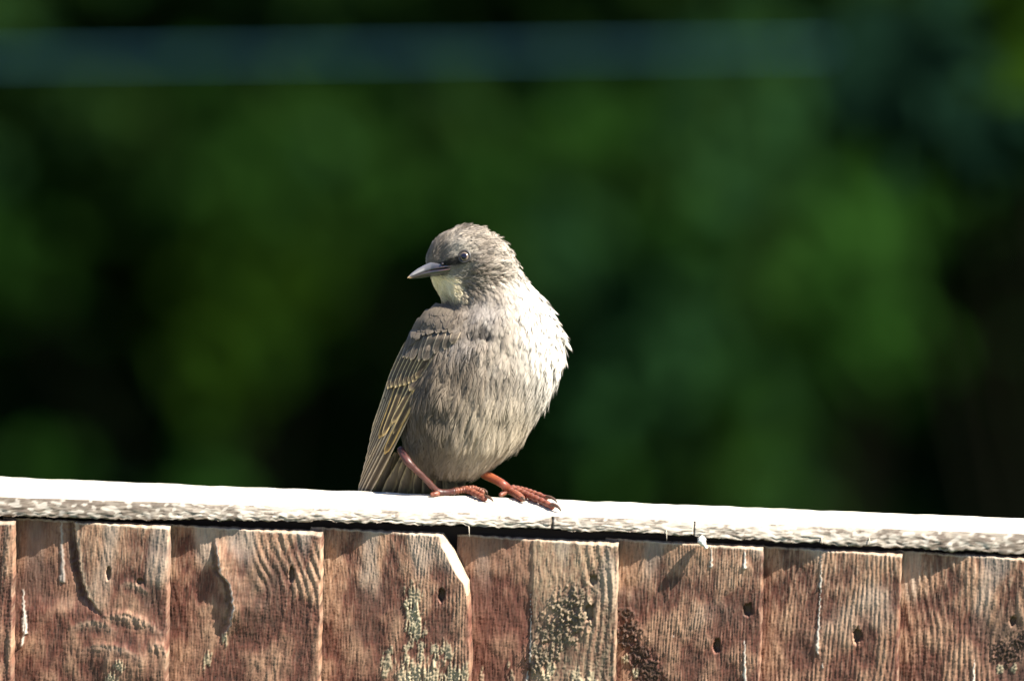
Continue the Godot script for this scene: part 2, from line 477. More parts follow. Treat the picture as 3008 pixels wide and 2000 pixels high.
			for q in arcs:
				if x > q[0] and x < q[4]:
					var f: float = (x - q[0]) / (q[4] - q[0])
					var ay: float = (1.0 - f) * (1.0 - f) * q[1] + 2.0 * f * (1.0 - f) * q[3] + f * f * q[5] + 0.0006 * n_mid.get_noise_2d(x * 300.0, off)
					var dy := yy - ay
					var g := exp(-dy * dy / (q[6] * q[6] * (4.0 if dy < 0.0 else 0.7))) * sin(PI * f)
					z += 0.55 * q[7] * g * (0.8 + 0.5 * spot)
					c = tone(c, PALE, 0.5 * g * clampf(0.5 - dy / q[6], 0.0, 1.0))
					c = tone(c, DARK, 0.12 * exp(-pow((dy + q[6] * 2.6) / q[6], 2.0)) * sin(PI * f))
			for q in holes:
				var r := Vector2((x - q[0]) / q[2], (yy - q[1]) / q[3]).length() + 0.25 * spot
				var on := 1.0 - step01(0.62, 1.0, r)
				z -= q[4] * on
				c = tone(c, Color(0.13, 0.085, 0.055), on * 0.8)  # inside of the hole painted darker, adding to its shade
			if k == 4:
				var at := x - 0.03272 - 0.0006 * n_mid.get_noise_2d(yy * 80.0, 2.0)
				z += 0.0007 * step01(-0.0004, 0.0006, at)
				c = tone(c, Color(0.36, 0.29, 0.19), 0.45 * step01(-0.0004, 0.001, at) * (0.6 + 0.5 * spot))
				c = tone(c, RED, 0.4 * step01(0.0006, -0.002, at))
			if tear:
				var edge := line_at(tear, yy) + 0.0005 * n_mid.get_noise_2d(yy * 260.0, 4.0)
				var low: float = tear[-1].y
				if k == 1:
					var deep := (0.0014 + 0.0030 * exp(-pow((x - edge + 0.0012) / 0.0020, 2.0))) * step01(low - 0.002, low + 0.010, yy)
					var out := 1.0 - step01(-0.0006, 0.0008, x - edge)
					z -= deep * out
					c = tone(c, tone(Color(0.13, 0.075, 0.055), RED, 0.5 + patch), 0.45 * out * step01(low, low + 0.012, yy))
					c = tone(c, Color(0.50, 0.36, 0.25), 0.7 * exp(-pow((x - edge - 0.0016) / 0.0013, 2.0)) * step01(low, low + 0.01, yy))
				else:
					var inside := step01(low - 0.006, low + 0.018, yy) * step01(tear[0].y + 0.002, tear[0].y - 0.012, yy)
					var away := x - edge
					z += 0.0034 * inside * step01(-0.0006, 0.0004, away) * exp(-maxf(away, 0.0) / 0.016)
					z -= 0.0012 * inside * exp(-pow((away + 0.0020) / 0.0013, 2.0))
					c = tone(c, Color(0.62, 0.58, 0.52), 0.8 * inside * exp(-pow((away - 0.0003) / 0.0006, 2.0)))
					c = tone(c, Color(0.10, 0.055, 0.04), 0.75 * inside * exp(-pow((away + 0.0022) / 0.0018, 2.0)))  # shadow beside the raised flake, painted dark into the wood
			# worn edges, the wane on one board, then the sides and the top
			var rim := right - x
			if wane:
				var w := 0.0034 * step01(-0.047, -0.030, yy) * step01(-0.011, -0.020, yy) + 0.0008
				if rim < w: z -= (1.0 - rim / w) * minf(w * 1.6, 0.0058)
				if rim < w + 0.0006 and yy > -0.046: c = tone(c, Color(0.40, 0.31, 0.22), 0.8)
			elif rim < 0.0008: z -= 0.0005 * (1.0 - rim / 0.0008)
			if rim < 0.0006 and not wane: c = tone(c, PALE, 0.05 + 0.3 * spot)
			if yy > top - 0.0011: c = tone(c, Color(0.40, 0.33, 0.25), 0.5 + 0.3 * spot)
			var p := Vector3(x, yy + 0.0003 * n_mid.get_noise_2d(x * 170.0, off), z)
			if j == 1: p.z -= 0.0003
			if back: p.z = zf - 0.0072
			if i == 0 or i >= nx + 2: p.z = zf - 0.0072 if i != nx + 2 else p.z - 0.0004
			pos.append(p)
			col.append(c)
	return grid_mesh(pos, col, nu, ys.size() + 1)

# ---------------------------------------------------------------- background
func leaf_mesh(wide: float) -> ArrayMesh:
	var pos := PackedVector3Array()
	for j in 6:
		var s := j / 5.0
		var h := wide * 0.5 * sin(PI * pow(s * 0.96 + 0.02, 0.8))
		for i in 3:
			pos.append(Vector3((i - 1) * h, s, -0.25 * s * s + 0.3 * h * absf(i - 1)))
	return grid_mesh(pos, PackedColorArray(), 3, 6)

func foliage(parent: Node, places: Array, mesh: Mesh, m: Material) -> void:
	var mm := MultiMesh.new()
	mm.transform_format = MultiMesh.TRANSFORM_3D
	mm.use_colors = true
	mm.mesh = mesh
	mm.instance_count = places.size()
	for k in places.size():
		mm.set_instance_transform(k, places[k][0])
		mm.set_instance_color(k, places[k][1])
	var o := MultiMeshInstance3D.new()
	o.name = "foliage"
	o.multimesh = mm
	o.material_override = m
	o.set_meta("kind", "stuff")
	parent.add_child(o, true)

func leaf_at(p: Vector3, size: float, face: Vector3, spread: float) -> Transform3D:
	var z := (face + spread * Vector3(rng.randfn(), rng.randfn(), rng.randfn())).normalized()
	var y := Vector3(rng.randfn() * 0.7, -0.6 + rng.randfn() * 0.5, rng.randfn() * 0.4)
	y = (y - z * y.dot(z)).normalized()
	return Transform3D(Basis(y.cross(z) * size, y * size, z * size), p)

# where the hedge's face is drawn back into dark hollows
const HOLLOWS := [[-0.38, 0.41, 0.10, 0.05, 0.35], [-0.56, 0.42, 0.20, 0.20, 0.5], [-0.42, 0.36, 0.16, 0.12, 0.5], [-0.2, 0.36, 0.14, 0.2, 0.5], [-0.5, 0.54, 0.12, 0.1, 0.4], [0.065, 0.74, 0.05, 0.035, 0.5], [0.66, 0.42, 0.12, 0.2, 0.5], [0.53, 0.40, 0.11, 0.11, 0.4], [0.50, 0.73, 0.11, 0.10, 0.4], [0.66, 0.60, 0.08, 0.12, 0.4], [-0.02, 0.92, 0.05, 0.06, 0.35], [-0.43, 0.92, 0.16, 0.05, 0.3], [0.57, 0.3, 0.16, 0.08, 0.4], [0.14, 0.49, 0.10, 0.05, 0.3]]

func hedge_face(x: float, y: float) -> float:
	var z := -7.72 + 0.05 * n_big.get_noise_2d(x * 1.7, y * 1.7) + 0.05 * n_mid.get_noise_2d(x * 5.0, y * 5.0)
	z += 0.25 * step01(1.3, 2.0, y) - 0.5 * step01(2.0, 2.6, y)  # top bulges forward out of view, shaped to shade the face below
	for h in HOLLOWS: z -= h[4] * bump2(x, y, h[0], h[1], h[2], h[3])
	return z

func build_hedge() -> void:
	var m := mat(Color.WHITE, 0.9, true, 0.2)
	m.specular_mode = BaseMaterial3D.SPECULAR_DISABLED
	m.backlight_enabled = true
	m.backlight = Color(0.2, 0.3, 0.08)
	var leaf := leaf_mesh(0.5)
	var hedge := base("hedge", Vector3(0, 0, -8.3))
	tag(hedge, "tall dark green leafy hedge, out of focus, filling the background behind the fence", "hedge")
	var places := []
	for k in 50000:
		var near := k < 28000
		var x := rng.randf_range(-1.6, 1.6) if near else rng.randf_range(-6.0, 6.0)
		var y := rng.randf_range(0.0, 1.3) if near else rng.randf_range(0.0, 2.6)
		var deep := absf(rng.randfn()) * 0.16
		var z := hedge_face(x, y) - deep
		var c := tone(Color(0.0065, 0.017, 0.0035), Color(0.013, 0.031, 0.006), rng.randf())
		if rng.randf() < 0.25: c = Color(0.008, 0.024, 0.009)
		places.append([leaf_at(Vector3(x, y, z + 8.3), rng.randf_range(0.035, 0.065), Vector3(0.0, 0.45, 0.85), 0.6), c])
	for k in 26000:                                         # the dense inside of the hedge
		var x := rng.randf_range(-6.0, 6.0) if k > 9000 else rng.randf_range(-1.8, 1.8)
		var y := rng.randf_range(-0.05, 2.5) if k > 9000 else rng.randf_range(-0.05, 1.4)
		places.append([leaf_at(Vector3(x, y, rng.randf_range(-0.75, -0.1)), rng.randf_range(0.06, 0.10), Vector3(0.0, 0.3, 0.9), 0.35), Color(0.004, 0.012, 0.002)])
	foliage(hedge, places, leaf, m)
	var bark := mat(Color(0.005, 0.0045, 0.003), 0.95, false, 0.1)
	for k in 16:
		var x := -5.6 + 0.75 * k
		put("stem", tube([Vector3(x, -0.05, 0), Vector3(x + 0.05, 0.8, -0.05), Vector3(x - 0.04, 1.6, 0.02), Vector3(x + 0.06, 2.3, 0.05)], [0.035, 0.028, 0.02, 0.008], 8, 3, func(s, a): return Color.WHITE), bark, hedge)
	# lighter shrubs growing in front of the hedge: their sprays of new leaves, [x, y, reach, leaves, colour]
	var yellow := Color(0.012, 0.030, 0.003)
	var fresh := Color(0.012, 0.038, 0.006)
	var teal := Color(0.009, 0.028, 0.009)
	var shade := Color(0.0035, 0.011, 0.0065)
	shrub(m, leaf, Vector3(-0.34, 0, -7.5), "low yellow-green shrub, blurred, behind the fence beyond the bird's tail side", [[-0.36, 0.51, 0.065, 26, yellow * 0.85], [-0.33, 0.57, 0.05, 14, yellow * 0.7], [-0.385, 0.325, 0.04, 12, fresh * 0.7], [-0.64, 0.63, 0.07, 20, fresh * 0.55], [-0.6, 0.3, 0.08, 20, fresh * 0.5], [-0.25, 0.6, 0.1, 16, yellow * 0.6]])
	shrub(m, leaf, Vector3(0.2, 0, -7.5), "blue-green shrub, blurred, behind the fence beyond the bird's breast", [[0.235, 0.57, 0.10, 60, teal], [0.16, 0.50, 0.10, 44, teal], [0.13, 0.42, 0.11, 50, teal], [0.065, 0.65, 0.06, 26, teal], [0.33, 0.84, 0.12, 40, teal], [0.14, 0.33, 0.10, 30, fresh * 0.6], [0.24, 0.7, 0.1, 30, fresh * 0.7], [0.1, 0.78, 0.1, 26, fresh * 0.6], [-0.3, 0.74, 0.14, 36, fresh * 0.55], [-0.1, 0.7, 0.12, 30, fresh * 0.5]])
	shrub(m, leaf, Vector3(0.45, 0, -7.45), "bright mid-green shrub, blurred, behind the fence between hedge and blue-green shrub", [[0.44, 0.64, 0.085, 36, fresh * 1.0], [0.46, 0.56, 0.08, 26, fresh * 0.8], [0.51, 0.70, 0.06, 20, fresh * 0.8], [0.38, 0.47, 0.09, 24, fresh * 0.6]])
	shrub(m, leaf, Vector3(0.64, 0, -3.69), "tallest, lightest green shrub reaching up past the blue-green cord at the right edge", [[0.485, 1.60, 0.035, 44, yellow * 0.9], [0.485, 1.66, 0.04, 26, yellow * 0.6], [0.49, 1.545, 0.025, 16, fresh * 0.6], [0.40, 1.62, 0.05, 46, shade], [0.46, 1.60, 0.04, 30, shade], [0.35, 1.615, 0.04, 22, shade], [0.43, 1.57, 0.04, 20, shade]])

func shrub(m: Material, leaf: Mesh, at: Vector3, label: String, sprays: Array) -> void:
	var o := base("shrub", at)
	tag(o, label, "shrub", "shrubs in front of the hedge")
	var places := []
	var bark := mat(Color(0.005, 0.005, 0.003), 0.95, false, 0.1)
	for s in sprays:
		var mid := Vector3(s[0] - at.x, s[1] + (0.035 if at.z < -6.0 else 0.0), rng.randf_range(-0.06, 0.06))
		for k in s[3]:
			var p: Vector3 = mid + Vector3(rng.randfn(), rng.randfn(), rng.randfn()) * s[2] * 0.55
			var c: Color = s[4] * rng.randf_range(0.6, 1.1)
			places.append([leaf_at(p, rng.randf_range(0.045, 0.075), Vector3(0.25, 0.5, 0.8), 0.4), Color(c.r, c.g, c.b)])
		put("stem", tube([Vector3(rng.randf_range(-0.05, 0.05), -0.02, 0), Vector3(mid.x * 0.4, s[1] * 0.5, -0.03), mid], [0.008, 0.006, 0.002], 6, 3, func(s_, a_): return Color.WHITE), bark, o)
	foliage(o, places, leaf, m)

func build_line() -> void:
	var o := base("garden_line", Vector3(0, 0, -4.085))
	tag(o, "taut blue-green cord strung across the garden before the hedge, a blurred band", "line")
	var plastic := mat(Color(0.004, 0.056, 0.086), 0.6)
	var y := 1.553
	put("cord", tube([Vector3(-5, y - 0.064, 0), Vector3(-2, y - 0.026, 0), Vector3(0, y - 0.0012, 0), Vector3(2, y + 0.025, 0), Vector3(5, y + 0.064, 0)], [0.0019, 0.0019, 0.0019, 0.0019, 0.0019], 10, 6, func(s, a): return Color.WHITE), plastic, o)
	var wood := mat(Color(0.16, 0.12, 0.08), 0.9)
	for x in [-5.04, 5.04]:
		put("post", tube([Vector3(x, -0.1, 0), Vector3(x, 0.6, 0), Vector3(x, 1.5, 0)], [0.04, 0.04, 0.04], 12, 2, func(s, a): return Color.WHITE), wood, o)

# ---------------------------------------------------------------- bird (its own axes: x and y across the picture, z towards the viewer)
var bird: Node3D
var SL := []          # slices of the body from crown to vent: y, x left, x right, z middle, half depth
const NT := 170
const NP := 112
var skin := PackedVector3Array()
var skin_n := PackedVector3Array()

func slices() -> void:
	for q in [[0.15201, -0.00787, -0.00640, 3, 0.5], [0.15103, -0.01525, 0.00000, 3, 8], [0.14881, -0.02165, 0.00443, 3, 13], [0.14537, -0.02607, 0.00885, 3, 16.5],
			[0.14266, -0.02878, 0.01279, 3, 19], [0.13824, -0.03075, 0.01574, 3, 20], [0.13332, -0.03148, 0.01869, 3, 21], [0.12840, -0.03075, 0.02115, 2, 21],
			[0.12348, -0.02902, 0.02411, 1, 20.5], [0.11856, -0.02632, 0.02755, 0, 21], [0.11364, -0.02361, 0.03148, -1, 23], [0.10872, -0.02263, 0.03493, -2, 26],
			[0.10380, -0.02460, 0.03837, -3, 28], [0.09765, -0.02902, 0.04206, -4, 30], [0.08781, -0.03493, 0.04600, -5, 32], [0.07674, -0.03936, 0.04501, -6, 33],
			[0.06444, -0.04255, 0.04083, -6, 32], [0.05215, -0.04501, 0.03468, -6, 31], [0.03985, -0.04501, 0.02755, -7, 28], [0.03001, -0.04427, 0.02115, -8, 24],
			[0.02214, -0.04132, 0.01279, -9, 19], [0.01525, -0.03591, 0.00394, -9, 13], [0.01131, -0.02902, -0.00295, -9, 7], [0.00959, -0.01968, -0.01082, -9, 1]]:
		SL.append([q[0], q[1] + 0.0006, q[2] - 0.0008, q[3] * 0.001, q[4] * 0.001])

func slice_at(t: float) -> Array:
	var n := SL.size() - 1
	var k := clampi(int(t * n), 0, n - 1)
	var f := t * n - k
	var out := []
	for c in 5:
		out.append(cubic_interpolate(SL[k][c], SL[k + 1][c], SL[max(k - 1, 0)][c], SL[min(k + 2, n)][c], f))
	return out

func slice_of_y(y: float) -> float:
	for k in SL.size() - 1:
		if y >= SL[k + 1][0]: return (k + clampf((SL[k][0] - y) / (SL[k][0] - SL[k + 1][0]), 0.0, 1.0)) / (SL.size() - 1)
	return 1.0

func front_z(x: float, y: float) -> float:
	var s := slice_at(slice_of_y(y))
	var hx: float = maxf((s[2] - s[1]) / 2, 0.0001)
	var q: float = clampf((x - (s[1] + s[2]) / 2) / hx, -1.0, 1.0)
	return s[3] + s[4] * sqrt(maxf(1.0 - q * q, 0.0))

func build_bird() -> void:
	bird = base("starling", Vector3(0, CAP, 0))
	bird.rotation.x = -PITCH
	tag(bird, "young grey-brown starling standing on the fence capping, head turned over its shoulder", "bird")
	slices()
	build_body()
	build_plumage()
	build_head()
	build_wing()
	build_tail()
	build_legs()

# the colour of the plumage at a place on the bird
func coat(p: Vector3) -> Color:
	var nz := n_mid.get_noise_3d(p.x * 130.0, p.y * 130.0, p.z * 130.0)
	var brown := Color(0.150, 0.118, 0.088)
	var grey := Color(0.275, 0.238, 0.194)
	var buff := Color(0.50, 0.42, 0.31)
	var cream := Color(1.0, 0.86, 0.57)
	var head := step01(-0.006, 0.004, p.y - (0.10872 + 0.28 * (p.x - -0.02214)))
	# the body: grey brown, greyer to the breast, its sunlit side painted paler, buff streaks low on the belly
	var c := tone(brown, grey, 0.5 + 0.45 * nz + 2.2 * (p.x - 0.00246) / 0.05)
	var low := step01(0.06444, 0.02263, p.y) * step01(-0.02952, 0.00000, p.x)
	c = tone(c, buff, 0.75 * low)
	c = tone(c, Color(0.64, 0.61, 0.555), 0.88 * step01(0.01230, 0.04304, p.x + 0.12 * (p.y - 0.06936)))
	c = tone(c, Color(0.27, 0.26, 0.265), 0.4 * bump2(p.x, p.y, 0.00123, 0.10011, 0.012, 0.010) + 0.35 * bump2(p.x, p.y, -0.01353, 0.07920, 0.010, 0.008))
	c = tone(c, Color(0.095, 0.075, 0.052), 0.8 * step01(-0.00861, -0.03444, p.x) * step01(0.07182, 0.03985, p.y))
	c = tone(c, Color(0.03, 0.026, 0.024), 1.0 * bump2(p.x, p.y, -0.00049, 0.08855, 0.0062, 0.0034) * step01(0.0, 0.01, p.z))  # shade in the gap between shoulder and breast, painted dark
	c = tone(c, Color(0.06, 0.05, 0.042), 0.6 * bump2(p.x, p.y, -0.00738, 0.06690, 0.003, 0.007) + 0.6 * bump2(p.x, p.y, 0.01427, 0.05830, 0.0025, 0.0030))
	# the head: dark forehead, pale-flecked crown, black lores, cream throat
	var h := tone(Color(0.165, 0.134, 0.104), Color(0.32, 0.276, 0.225), 0.5 + 0.8 * nz)
	h = tone(h, Color(0.105, 0.088, 0.072), 0.9 * bump2(p.x, p.y, -0.02214, 0.13824, 0.009, 0.007))
	h = tone(h, Color(0.33, 0.30, 0.25), 1.0 * bump2(p.x, p.y, -0.01181, 0.14020, 0.007, 0.006) + 0.5 * bump2(p.x, p.y, -0.00246, 0.13701, 0.004, 0.006))
	h = tone(h, Color(0.125, 0.105, 0.088), 0.6 * bump2(p.x, p.y, 0.00197, 0.13332, 0.007, 0.009))
	h = tone(h, Color(0.16, 0.125, 0.09), 0.7 * bump2(p.x, p.y, -0.00443, 0.12668, 0.008, 0.003))
	h = tone(h, Color(0.36, 0.33, 0.27), 0.8 * bump2(p.x, p.y, -0.01550, 0.12495, 0.008, 0.004) + 0.5 * bump2(p.x, p.y, -0.00615, 0.13036, 0.004, 0.003))
	var s := clampf((p.x - -0.02337) / (-0.01033 - -0.02337), 0.0, 1.0)
	var off := absf(p.y - lerpf(0.13036, 0.13430, s))
	if p.z > 0.0 and p.x > -0.02632 and p.x < -0.00885: h = tone(h, Color(0.018, 0.016, 0.015), 1.0 - step01(0.0010, 0.0026, off - 0.0008 * s))
	var throat := step01(-0.00615, -0.01427, p.x + 0.18 * (p.y - 0.11856)) * step01(0.12446, 0.12151, p.y) * step01(0.10577, 0.11118, p.y)
	h = tone(h, cream, throat)
	var ring := bump2(p.x, p.y, -0.00861, 0.11167, 0.014, 0.0045)
	h = tone(h, Color(0.24, 0.19, 0.12), 0.75 * ring * (0.5 + nz))
	h = tone(h, Color(0.55, 0.50, 0.43), 0.8 * step01(0.00984, 0.02583, p.x + 0.25 * (p.y - 0.13332)))  # sun on the side of head and nape, painted in as paler feathers
	c = tone(c, h, head)
	c = tone(c, cream, throat * (1.0 - head) * 0.8)
	return c

func build_body() -> void:
	var col := PackedColorArray()
	for j in NT:
		var s := slice_at(j / (NT - 1.0))
		for i in NP:
			var a := -TAU * i / NP
			var p := Vector3((s[1] + s[2]) / 2 + (s[2] - s[1]) / 2 * cos(a), s[0], s[3] + s[4] * sin(a))
			# a hollow where the shoulder meets the breast, softly bulging flank
			var lump := 0.0010 * n_mid.get_noise_3d(p.x * 70.0, p.y * 45.0, p.z * 70.0)
			if p.z > 0.0:
				lump -= 0.0038 * bump2(p.x, p.y, -0.00098, 0.08855, 0.0065, 0.0030)
				lump += 0.0012 * bump2(p.x, p.y, -0.01230, 0.07797, 0.016, 0.010)
				lump -= 0.0018 * bump2(p.x, p.y, -0.00615, 0.10749, 0.020, 0.004)
			p += Vector3(cos(a), 0, sin(a)) * lump
			skin.append(p)
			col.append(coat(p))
	var mesh := grid_mesh(skin, col, NP, NT, true)
	skin_n = mesh.surface_get_arrays(0)[Mesh.ARRAY_NORMAL]
	put("body", mesh, mat(Color.WHITE, 0.9, true, 0.3), bird)

# one feather, base at the origin, tip at y = 1, face towards +z: blades of barbs that fan from the shaft
func feather_mesh(blades: int, loose: float, streak: float, tip: float) -> ArrayMesh:
	var pos := PackedVector3Array()
	var nor := PackedVector3Array()
	var col := PackedColorArray()
	var idx := PackedInt32Array()
	for b in blades:
		var f := (b + 0.5) / blades * 2.0 - 1.0 + rng.randf_range(-0.04, 0.04)
		var a := f * 2.35
		var e := Vector2(0.5 * sin(a) * (1.0 - 0.25 * cos(a)), 0.52 + 0.48 * cos(a)) * rng.randf_range(1.0 - 0.28 * loose, 1.0 + 0.05 * loose)
		var from := Vector2(0.0, clampf(e.y - 0.42, 0.02, 0.6))
		var lift := rng.randf_range(-0.02, 0.03) * (1.0 + loose)
		var wide := 2.1 / blades * rng.randf_range(0.8, 1.15) * (1.0 - 0.45 * loose)
		var first := pos.size()
		for j in 4:
			var s := j / 3.0
			var q := from.lerp(e, s) + Vector2(e.x * 0.12 * sin(PI * s), 0)
			var dir := (e - from).normalized()
			var over: Vector2 = Vector2(-dir.y, dir.x) * wide * [0.5, 0.55, 0.42, 0.06][j] * 0.55
			for k in [-1.0, 1.0]:
				var v: Vector2 = q + over * k
				pos.append(Vector3(v.x, v.y, -0.9 * v.x * v.x + 0.10 * sin(PI * v.y) - 0.06 * v.y + lift * s))
				nor.append(Vector3(1.5 * v.x + 0.12 * k, -0.1, 1.0).normalized())
				var shade := lerpf(1.0 - streak, 1.0, smoothstep(0.03, 0.30, absf(v.x) + 0.06 * rng.randf())) * (0.80 + 0.20 * s)
				shade = lerpf(shade, 1.0, tip * smoothstep(0.78, 0.98, v.y))
				shade *= 1.0 - tip * 0.28 * (1.0 - smoothstep(0.6, 0.95, v.y))
				shade *= rng.randf_range(0.94, 1.0)
				col.append(Color(shade, shade, shade))
		for j in 3:
			var p := first + j * 2
			idx.append_array([p, p + 1, p + 2, p + 1, p + 3, p + 2])
	return to_mesh(pos, nor, col, idx)

func build_plumage() -> void:
	# kinds: name, length, width, spacing, lift, meshes
	var kinds := {
		"face_plumage": [0.0030, 0.0015, 0.00095, 0.16, [feather_mesh(7, 0.4, 0.25, 0.5)]],
		"crown_plumage": [0.0056, 0.0026, 0.00150, 0.26, [feather_mesh(9, 0.35, 0.45, 0.9), feather_mesh(8, 0.6, 0.40, 1.0)]],
		"throat_plumage": [0.0062, 0.0026, 0.00165, 0.15, [feather_mesh(7, 0.9, 0.12, 0.3)]],
		"breast_plumage": [0.0102, 0.0064, 0.0025, 0.15, [feather_mesh(17, 0.25, 0.10, 0.20), feather_mesh(17, 0.5, 0.08, 0.15), feather_mesh(17, 0.2, 0.16, 0.30)]],
		"belly_plumage": [0.0155, 0.0050, 0.0028, 0.10, [feather_mesh(17, 0.7, 0.42, 0.1), feather_mesh(17, 0.9, 0.32, 0.0), feather_mesh(19, 0.5, 0.48, 0.2)]],
		"flank_plumage": [0.0160, 0.0080, 0.0034, 0.08, [feather_mesh(19, 0.9, 0.10, 0.15), feather_mesh(17, 1.0, 0.08, 0.1)]],
	}
	var area := PackedFloat32Array()
	var total := 0.0
	for j in NT - 1:
		for i in NP:
			var a := skin[j * NP + i]
			var b := skin[j * NP + (i + 1) % NP]
			var c := skin[(j + 1) * NP + i]
			total += (b - a).cross(c - a).length()
			area.append(total)
	var taken := {}
	var out := {}
	for name in kinds:
		for v in kinds[name][4].size(): out[name + str(v)] = []
	var root := Vector3(-0.02706, 0.13036, 0.010)
	for n in 60000:
		var at := area.bsearch(rng.randf() * total)
		var j := mini(at / NP, NT - 2)
		var i := at % NP
		var u := rng.randf()
		var v := rng.randf()
		var a := j * NP + i
		var b := j * NP + (i + 1) % NP
		var p := skin[a].lerp(skin[b], u).lerp(skin[a + NP].lerp(skin[b + NP], u), v)
		var nn := skin_n[a].lerp(skin_n[b + NP], 0.5).normalized()
		var line := p.y - (0.10872 + 0.28 * (p.x - -0.02214))
		var name := "breast_plumage"
		var size := 1.0
		if line > 0.0:
			var r := Vector2(p.x - root.x, p.y - root.y).length()
			name = "crown_plumage"
			if p.x < -0.00615 + 0.6 * (p.y - 0.12102) and p.y < 0.12446: name = "throat_plumage"
			elif r < 0.022: name = "face_plumage"
			size = clampf(0.55 + r / 0.035, 0.6, 1.35)
			if p.z > -0.004 and p.x < -0.01673 and absf(p.y - lerpf(0.12913, 0.12791, (-0.01722 - p.x) / 0.015)) < 0.0022: continue
			if Vector2(p.x - -0.00945, p.y - 0.13528).length() < 0.0027 and p.z > 0.0: continue
		elif p.y < 0.06936 and p.x > -0.01476: name = "belly_plumage"
		elif p.y < 0.08658 and p.x < 0.00000: name = "flank_plumage"
		if line <= 0.0 and line > -0.012: size = 0.7
		if p.y < 0.02263: size *= 0.85
		var K: Array = kinds[name]
		var gap: float = K[2] * size
		var cell := Vector3i((p / gap).floor())
		var clash := false
		for q in 27:
			var key := [name, cell + Vector3i(q % 3 - 1, (q / 3) % 3 - 1, q / 9 - 1)]
			if taken.has(key) and p.distance_squared_to(taken[key]) < gap * gap:
				clash = true
				break
		if clash: continue
		taken[[name, cell]] = p
		# which way the feathers lie: back from the bill over the head, then down the body to the tail
		var lie := (p - root).normalized()
		var down := Vector3(-0.16 + 4.0 * (p.x - 0.00492), -1.0, -0.15)
		if p.x > 0.01722: down = Vector3(-0.05, -1.0, -0.1)
		lie = lie.lerp(down.normalized(), step01(0.010, -0.012, line)).normalized()
		lie += Vector3(rng.randfn(), rng.randfn(), rng.randfn()) * (0.09 if line < 0.0 else 0.18)
		lie = (lie - nn * lie.dot(nn)).normalized()
		var lift: float = K[3] * rng.randf_range(0.4, 1.6) * (1.0 + 1.1 * step01(0.02214, 0.04182, p.x) * step01(0.0, -0.01, line))
		var y := (lie * cos(lift) + nn * sin(lift)).normalized()
		var x := y.cross(nn).normalized().rotated(y, rng.randfn() * 0.22)
		var z := x.cross(y)
		var len: float = K[0] * size * rng.randf_range(0.8, 1.2)
		var wid: float = K[1] * size * rng.randf_range(0.85, 1.15)
		var c := coat(p + lie * len * 0.5) * (rng.randf_range(0.6, 1.8) if name == "crown_plumage" else rng.randf_range(0.9, 1.13)) * 1.18  # wide range on the crown paints in flecks of sunlight
		var meshes: Array = K[4]
		out[name + str(rng.randi() % meshes.size())].append([Transform3D(Basis(x * wid, y * len, z * len * 0.6), p - lie * len * 0.35 + nn * 0.0002), Color(c.r, c.g, c.b)])
	var m := mat(Color.WHITE, 0.75, true, 0.35)
	m.backlight_enabled = true
	m.backlight = Color(0.22, 0.20, 0.17)
	var total_n := 0
	for name in kinds:
		for v in kinds[name][4].size():
			total_n += out[name + str(v)].size()
			feathers(name, out[name + str(v)], kinds[name][4][v], m)
	pass

func feathers(called: String, places: Array, mesh: Mesh, m: Material) -> void:
	var mm := MultiMesh.new()
	mm.transform_format = MultiMesh.TRANSFORM_3D
	mm.use_colors = true
	mm.mesh = mesh
	mm.instance_count = places.size()
	for k in places.size():
		mm.set_instance_transform(k, places[k][0])
		mm.set_instance_color(k, places[k][1])
	var o := MultiMeshInstance3D.new()
	o.name = called
	o.multimesh = mm
	o.material_override = m
	o.set_meta("kind", "stuff")
	bird.add_child(o, true)

# a mandible: rings along the bill from its base to the tip: middle, half height above and below the middle, half width
func mandible(rings: Array, flip: bool) -> ArrayMesh:
	var pos := PackedVector3Array()
	var col := PackedColorArray()
	var n := rings.size()
	for j in (n - 1) * 5 + 1:
		var k := mini(j / 5, n - 2)
		var f := j / 5.0 - k
		var c: Vector3 = rings[k][0].lerp(rings[k + 1][0], f)
		var hh: float = lerpf(rings[k][1], rings[k + 1][1], f)
		var hw: float = lerpf(rings[k][2], rings[k + 1][2], f)
		for i in 20:
			var a := -TAU * i / 20
			var sy := sin(a)
			var sx := cos(a)
			# flat where the mandibles meet, ridged on the other side
			var yy := sy * hh if (sy > 0.0) != flip else sy * hh * 0.45
			var ww := sx * hw * (1.0 - 0.25 * absf(sy))
			var s := j / ((n - 1) * 5.0)
			pos.append(c + Vector3(0.42, 0.06, 0.90) * ww + Vector3(0.15, 0.985, 0.0) * yy)
			var dark := tone(Color(0.030, 0.028, 0.030), Color(0.070, 0.066, 0.066), s) * (0.22 + 1.6 * maxf(sy, 0.0))  # paler toward the ridge: glare on the bill painted into its colour
			if flip: dark = tone(Color(0.010, 0.010, 0.014), Color(0.018, 0.012, 0.009), s)
			var gape := step01(0.35, 0.0, s) * step01(0.35, 0.0, absf(sy))
			dark = tone(dark, Color(0.16, 0.07, 0.045), gape * 0.8)
			dark = tone(dark, Color(0.33, 0.22, 0.10), step01(0.88, 1.0, s))
			col.append(dark)
	return grid_mesh(pos, col, 20, (n - 1) * 5 + 1, true)

